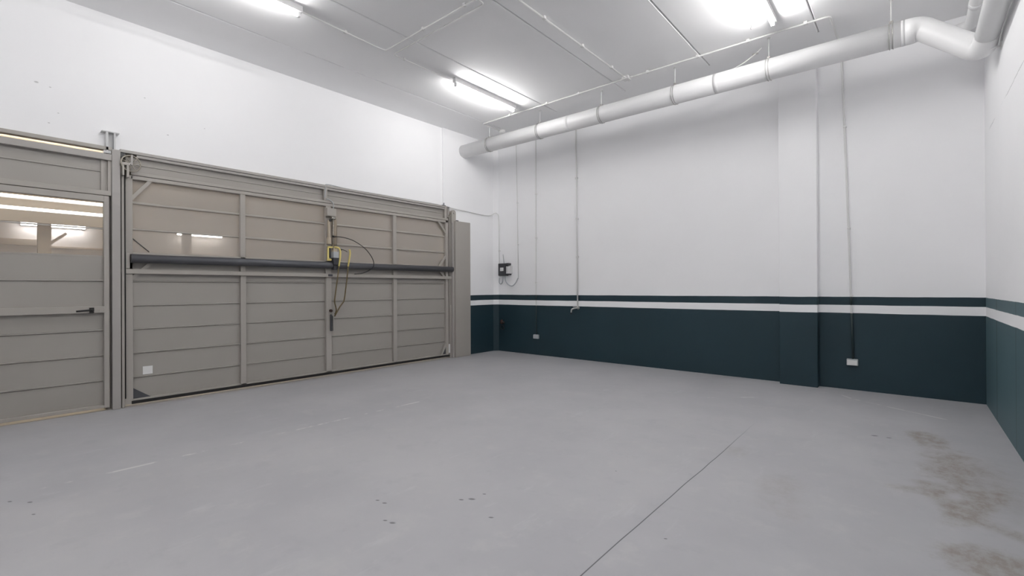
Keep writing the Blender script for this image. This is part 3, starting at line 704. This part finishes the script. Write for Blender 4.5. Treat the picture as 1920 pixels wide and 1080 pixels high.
mk('pin', M['black'], cw, lambda bm: box(bm, -6.63, -6.60, 6.10, 6.15, 2.602, 2.622, bev=0.003, seg=1))

# ------------------------------------------------------------------ gate drive with its release rods and cables
gd = thing('gate_drive', 'gate opener with tan cylinder, grey box and yellow bent rods at gate centre', 'gate opener', (-6.62, 3.58, 1.65))
mk('terminal_box', M['gate'], gd, lambda bm: box(bm, gx, gx + 0.075, 3.483, 3.628, 2.405, 2.522, bev=0.006), 'small grey terminal box')
mk('cylinder', M['brass'], gd, lambda bm: lathe(bm, [(0.036, 0), (0.038, 0.01), (0.038, 0.39), (0.032, 0.40)], (gx + 0.045, 3.610, 1.965), (0, 0, 1), 24), 'tan metal cylinder')
mk('collar', M['chrome'], gd, lambda bm: lathe(bm, [(0.045, 0), (0.045, 0.012), (0.030, 0.018), (0.030, 0.030), (0.042, 0.034)], (gx + 0.045, 3.590, 2.365), (0, 0, 1), 20))
mk('ram_rod', M['tanrod'], gd, lambda bm: box(bm, gx + 0.010, gx + 0.05, 3.518, 3.548, 2.02, 2.345, bev=0.004), 'cream side rod')
mk('guide_rod', M['chrome'], gd, lambda bm: sweep(bm, [(gx + 0.085, 3.572, 2.38), (gx + 0.085, 3.566, 1.90)], 0.0055, 8))
mk('rod_end', M['tanrod'], gd, lambda bm: box(bm, gx + 0.005, gx + 0.06, 3.506, 3.555, 1.985, 2.085, bev=0.005))
mk('cable_gland', M['black'], gd, lambda bm: (lathe(bm, [(0.014, 0), (0.014, 0.03)], (gx + 0.09, 3.555, 2.10), (0, 1, 0), 12), box(bm, gx + 0.045, gx + 0.07, 3.525, 3.555, 2.325, 2.36, bev=0.003)))
mk('valve_block', M['tanrod'], gd, lambda bm: box(bm, gx + 0.03, gx + 0.10, 3.572, 3.628, 1.862, 1.945, bev=0.006), 'cream top block')
mk('pump_block', M['greyplastic'], gd, lambda bm: box(bm, gx + 0.02, gx + 0.12, 3.560, 3.640, 1.775, 1.872, bev=0.006), 'pale grey block')
mk('motor', M['charcoal'], gd, lambda bm: (box(bm, gx + 0.02, gx + 0.125, 3.555, 3.652, 1.672, 1.782, bev=0.008), box(bm, gx + 0.03, gx + 0.11, 3.568, 3.622, 1.60, 1.672, bev=0.006)), 'dark motor block')
mk('mount_frame', M['yellow'], gd, lambda bm: (box(bm, gx + 0.06, gx + 0.085, 3.484, 3.506, 1.745, 1.95, bev=0.004), box(bm, gx + 0.06, gx + 0.085, 3.484, 3.57, 1.925, 1.95, bev=0.004), box(bm, gx + 0.06, gx + 0.085, 3.480, 3.545, 1.735, 1.765, bev=0.004)), 'pale yellow mounting frame')
mk('frame_bolts', M['black'], gd, lambda bm: (box(bm, gx + 0.05, gx + 0.075, 3.508, 3.532, 1.78, 1.93), lathe(bm, [(0.016, 0), (0.016, 0.03)], (gx + 0.11, 3.655, 1.905), (0, 1, 0), 10)))
xr = gx + 0.125
R1 = [(xr - 0.02, 3.575, 1.940), (xr - 0.01, 3.640, 1.935), (xr, 3.664, 1.89), (xr, 3.660, 1.80), (xr, 3.638, 1.655)]
R1b = [(xr, 3.638, 1.655), (xr, 3.612, 1.45), (xr - 0.01, 3.580, 1.20), (xr - 0.015, 3.572, 1.115), (xr - 0.02, 3.598, 1.04), (xr - 0.03, 3.612, 0.985), (xr - 0.04, 3.590, 0.93)]
R2 = [(xr, 3.815, 1.918), (xr + 0.005, 3.822, 1.86), (xr, 3.815, 1.80), (xr, 3.790, 1.655)]
R2b = [(xr, 3.790, 1.655), (xr, 3.768, 1.45), (xr - 0.005, 3.735, 1.20), (xr - 0.01, 3.722, 1.12), (xr - 0.02, 3.672, 1.06), (xr - 0.03, 3.635, 0.99), (xr - 0.04, 3.588, 0.90)]
mk('release_rod', M['yellow'], gd, lambda bm: sweep(bm, fillet(R1, 0.03), 0.013, 10), 'pale yellow bent rod')
mk('release_rod', M['yellow'], gd, lambda bm: sweep(bm, fillet(R2, 0.03), 0.013, 10), 'pale yellow bent rod')
mk('rod_tail', M['olive'], gd, lambda bm: sweep(bm, fillet(R1b, 0.05), 0.0095, 10), 'olive brown lower rod')
mk('rod_tail', M['olive'], gd, lambda bm: sweep(bm, fillet(R2b, 0.05), 0.0095, 10), 'olive brown lower rod')
mk('lever_pivot', M['rust'], gd, lambda bm: lathe(bm, [(0.022, 0), (0.022, 0.03), (0.012, 0.04)], (gx + 0.01, 3.562, 0.985), (1, 0, 0), 14), 'rusty pivot')
mk('lever_blade', M['darktube'], gd, lambda bm: box(bm, gx + 0.002, gx + 0.05, 3.556, 3.572, 0.68, 0.93, bev=0.003, seg=1), 'dark lever blade')
mk('lever_stop', M['gate'], gd, lambda bm: box(bm, gx + 0.002, gx + 0.045, 3.588, 3.600, 0.68, 0.91, bev=0.002, seg=1))
mk('flex_cable', M['black'], gd, lambda bm: sweep(bm, spline([(gx + 0.09, 3.56, 2.10), (gx + 0.10, 3.72, 2.098), (gx + 0.11, 3.90, 2.055), (gx + 0.12, 4.09, 1.945), (gx + 0.12, 4.215, 1.80), (gx + 0.12, 4.24, 1.69), (gx + 0.10, 4.19, 1.62), (gx + 0.07, 4.08, 1.565), (gx + 0.05, 3.94, 1.545)]), 0.0062, 8), 'thin black looping cable')
mk('flex_cable', M['black'], gd, lambda bm: sweep(bm, spline([(gx + 0.12, 3.66, 1.905), (gx + 0.12, 3.70, 1.908), (gx + 0.08, 3.78, 1.895), (gx + 0.03, 3.83, 1.885)]), 0.0055, 8))
mk('cable_duct', M['gate'], gd, lambda bm: box(bm, gx - 0.03, gx + 0.012, 3.470, 3.520, 2.640, 2.86, bev=0.004))
mk('power_cable', M['greyplastic'], gd, lambda bm: sweep(bm, spline([(gx + 0.016, 3.475, 2.68), (gx + 0.016, 3.488, 2.80), (gx + 0.012, 3.49, 2.865), (gx - 0.01, 3.53, 2.888), (gx - 0.01, 3.66, 2.884), (gx - 0.02, 3.9, 2.877), (gx - 0.02, 4.6, 2.877), (gx - 0.01, 5.7, 2.878)]), 0.0065, 8))
mk('power_cable', M['greyplastic'], gd, lambda bm: sweep(bm, spline([(gx + 0.016, 3.50, 2.665), (gx + 0.022, 3.555, 2.650), (gx + 0.024, 3.60, 2.615), (gx + 0.024, 3.612, 2.565), (gx + 0.024, 3.600, 2.515)]), 0.0075, 8))

# ------------------------------------------------------------------ the covered yard beyond the gate, seen through its panes
OX = -14.2
bm = B(); box(bm, OX - 0.2, XL - 0.25, -4.2, 13.2, -0.2, 0.0); struct('exterior_floor', bm, M['outfloor'])
bm = B(); box(bm, OX - 0.2, OX, -4.2, 13.2, 0, 3.45); struct('exterior_wall_far', bm, M['outwall'])
bm = B(); box(bm, OX - 0.2, XL - 0.25, -4.2, 13.2, 3.40, 3.6); struct('exterior_ceiling', bm, M['outceil'])
bm = B(); box(bm, OX, XL - 0.25, -4.2, -4.0, 0, 3.45); struct('exterior_wall_side', bm, M['outtan'])
bm = B(); box(bm, OX, XL - 0.25, 13.0, 13.2, 0, 3.45); struct('exterior_wall_end', bm, M['outtan'])
bm = B(); box(bm, OX, OX + 0.03, 5.2, 13.0, 0, 3.4); struct('exterior_wall_panel', bm, M['outtan'])
bm = B(); box(bm, OX, OX + 0.06, -4.0, 1.02, 2.27, 2.40); box(bm, OX, OX + 0.04, 1.1, 5.2, 2.24, 2.28); struct('exterior_trim', bm, M['outtan'])
bm = B(); box(bm, -12.72, -12.62, -4.0, 13.0, 2.605, 3.40); struct('exterior_beam', bm, M['outtan'])
for i, (y0, y1) in enumerate(((0.895, 1.085), (3.29, 3.445))):
    bm = B(); box(bm, -13.05, -12.87, y0, y1, 0, 3.40); struct('exterior_column', bm, M['outtan'])
bm = B(); bar(bm, (1.08, 2.25), (1.31, 2.47), 0.05, -13.0, -12.95); struct('exterior_beam_strut', bm, M['outtan'])
GO = 'tube lamps of the covered yard beyond the gate'
def outlamp(y, L, z, x, label, name='yard_lamp', mat='outtube'):
    o = thing(name, label, 'lamp', (x, y, z), GO)
    mk('batten', M['batten'], o, lambda bm: box(bm, x - 0.11, x - 0.04, y - L, y + L, z - 0.03, z + 0.03))
    mk('tube', M[mat], o, lambda bm: sweep(bm, [(x, y - L, z), (x, y + L, z)], 0.028, 12))
outlamp(1.23, 0.50, 2.715, OX + 0.12, 'short lit tube seen through the side door pane behind a beige column')
outlamp(3.96, 0.50, 2.735, OX + 0.12, 'short lit tube seen through the left gate pane behind a column')
outlamp(0.1, 2.0, 3.04, -12.40, 'long bright tube high up behind the side door pane, upper of the pair', mat='outsoft')
outlamp(0.1, 2.0, 2.83, -12.42, 'added tube for the soft glow below the long bright tube behind the side door pane', mat='outsoft')  # lower tube stands in for the glow on the beam face
for y in (0.6, 4.0, 7.5):  # added tubes out of sight, brighten the gaps over and under the doors
    outlamp(y, 1.0, 3.22, -9.0, 'unseen added tube just outside the gate, lighting its gaps', mat='outfill')

# ------------------------------------------------------------------ camera, world, view
cam = bpy.data.cameras.new('camera'); co = bpy.data.objects.new('camera', cam); COL.objects.link(co)
F_PX, YAW, PITCH, ROLL = 873.66, math.radians(40.5265), math.radians(0.1161), math.radians(-0.2773)
fwd = Vector((-math.sin(YAW) * math.cos(PITCH), math.cos(YAW) * math.cos(PITCH), math.sin(PITCH)))
rt = Vector((math.cos(YAW), math.sin(YAW), 0)); up = rt.cross(fwd)
R = rt * math.cos(ROLL) + up * math.sin(ROLL); U = -rt * math.sin(ROLL) + up * math.cos(ROLL)
mw = Matrix((R, U, -fwd)).transposed().to_4x4(); mw.translation = Vector((0, 0, 1.3))
co.matrix_world = mw
cam.sensor_width = 36.0; cam.lens = F_PX * 36.0 / 1920.0; cam.clip_start = 0.05
SC.camera = co
w = bpy.data.worlds.new('world'); SC.world = w; w.use_nodes = True
w.node_tree.nodes['Background'].inputs[0].default_value = (0.5, 0.5, 0.5, 1); w.node_tree.nodes['Background'].inputs[1].default_value = 0.02
SC.view_settings.view_transform = 'Standard'; SC.view_settings.look = 'None'; SC.view_settings.gamma = 1.0; SC.view_settings.exposure = 0.0
SC.view_settings.use_curve_mapping = False
SC.cycles.max_bounces = 12; SC.cycles.diffuse_bounces = 8; SC.cycles.transparent_max_bounces = 12
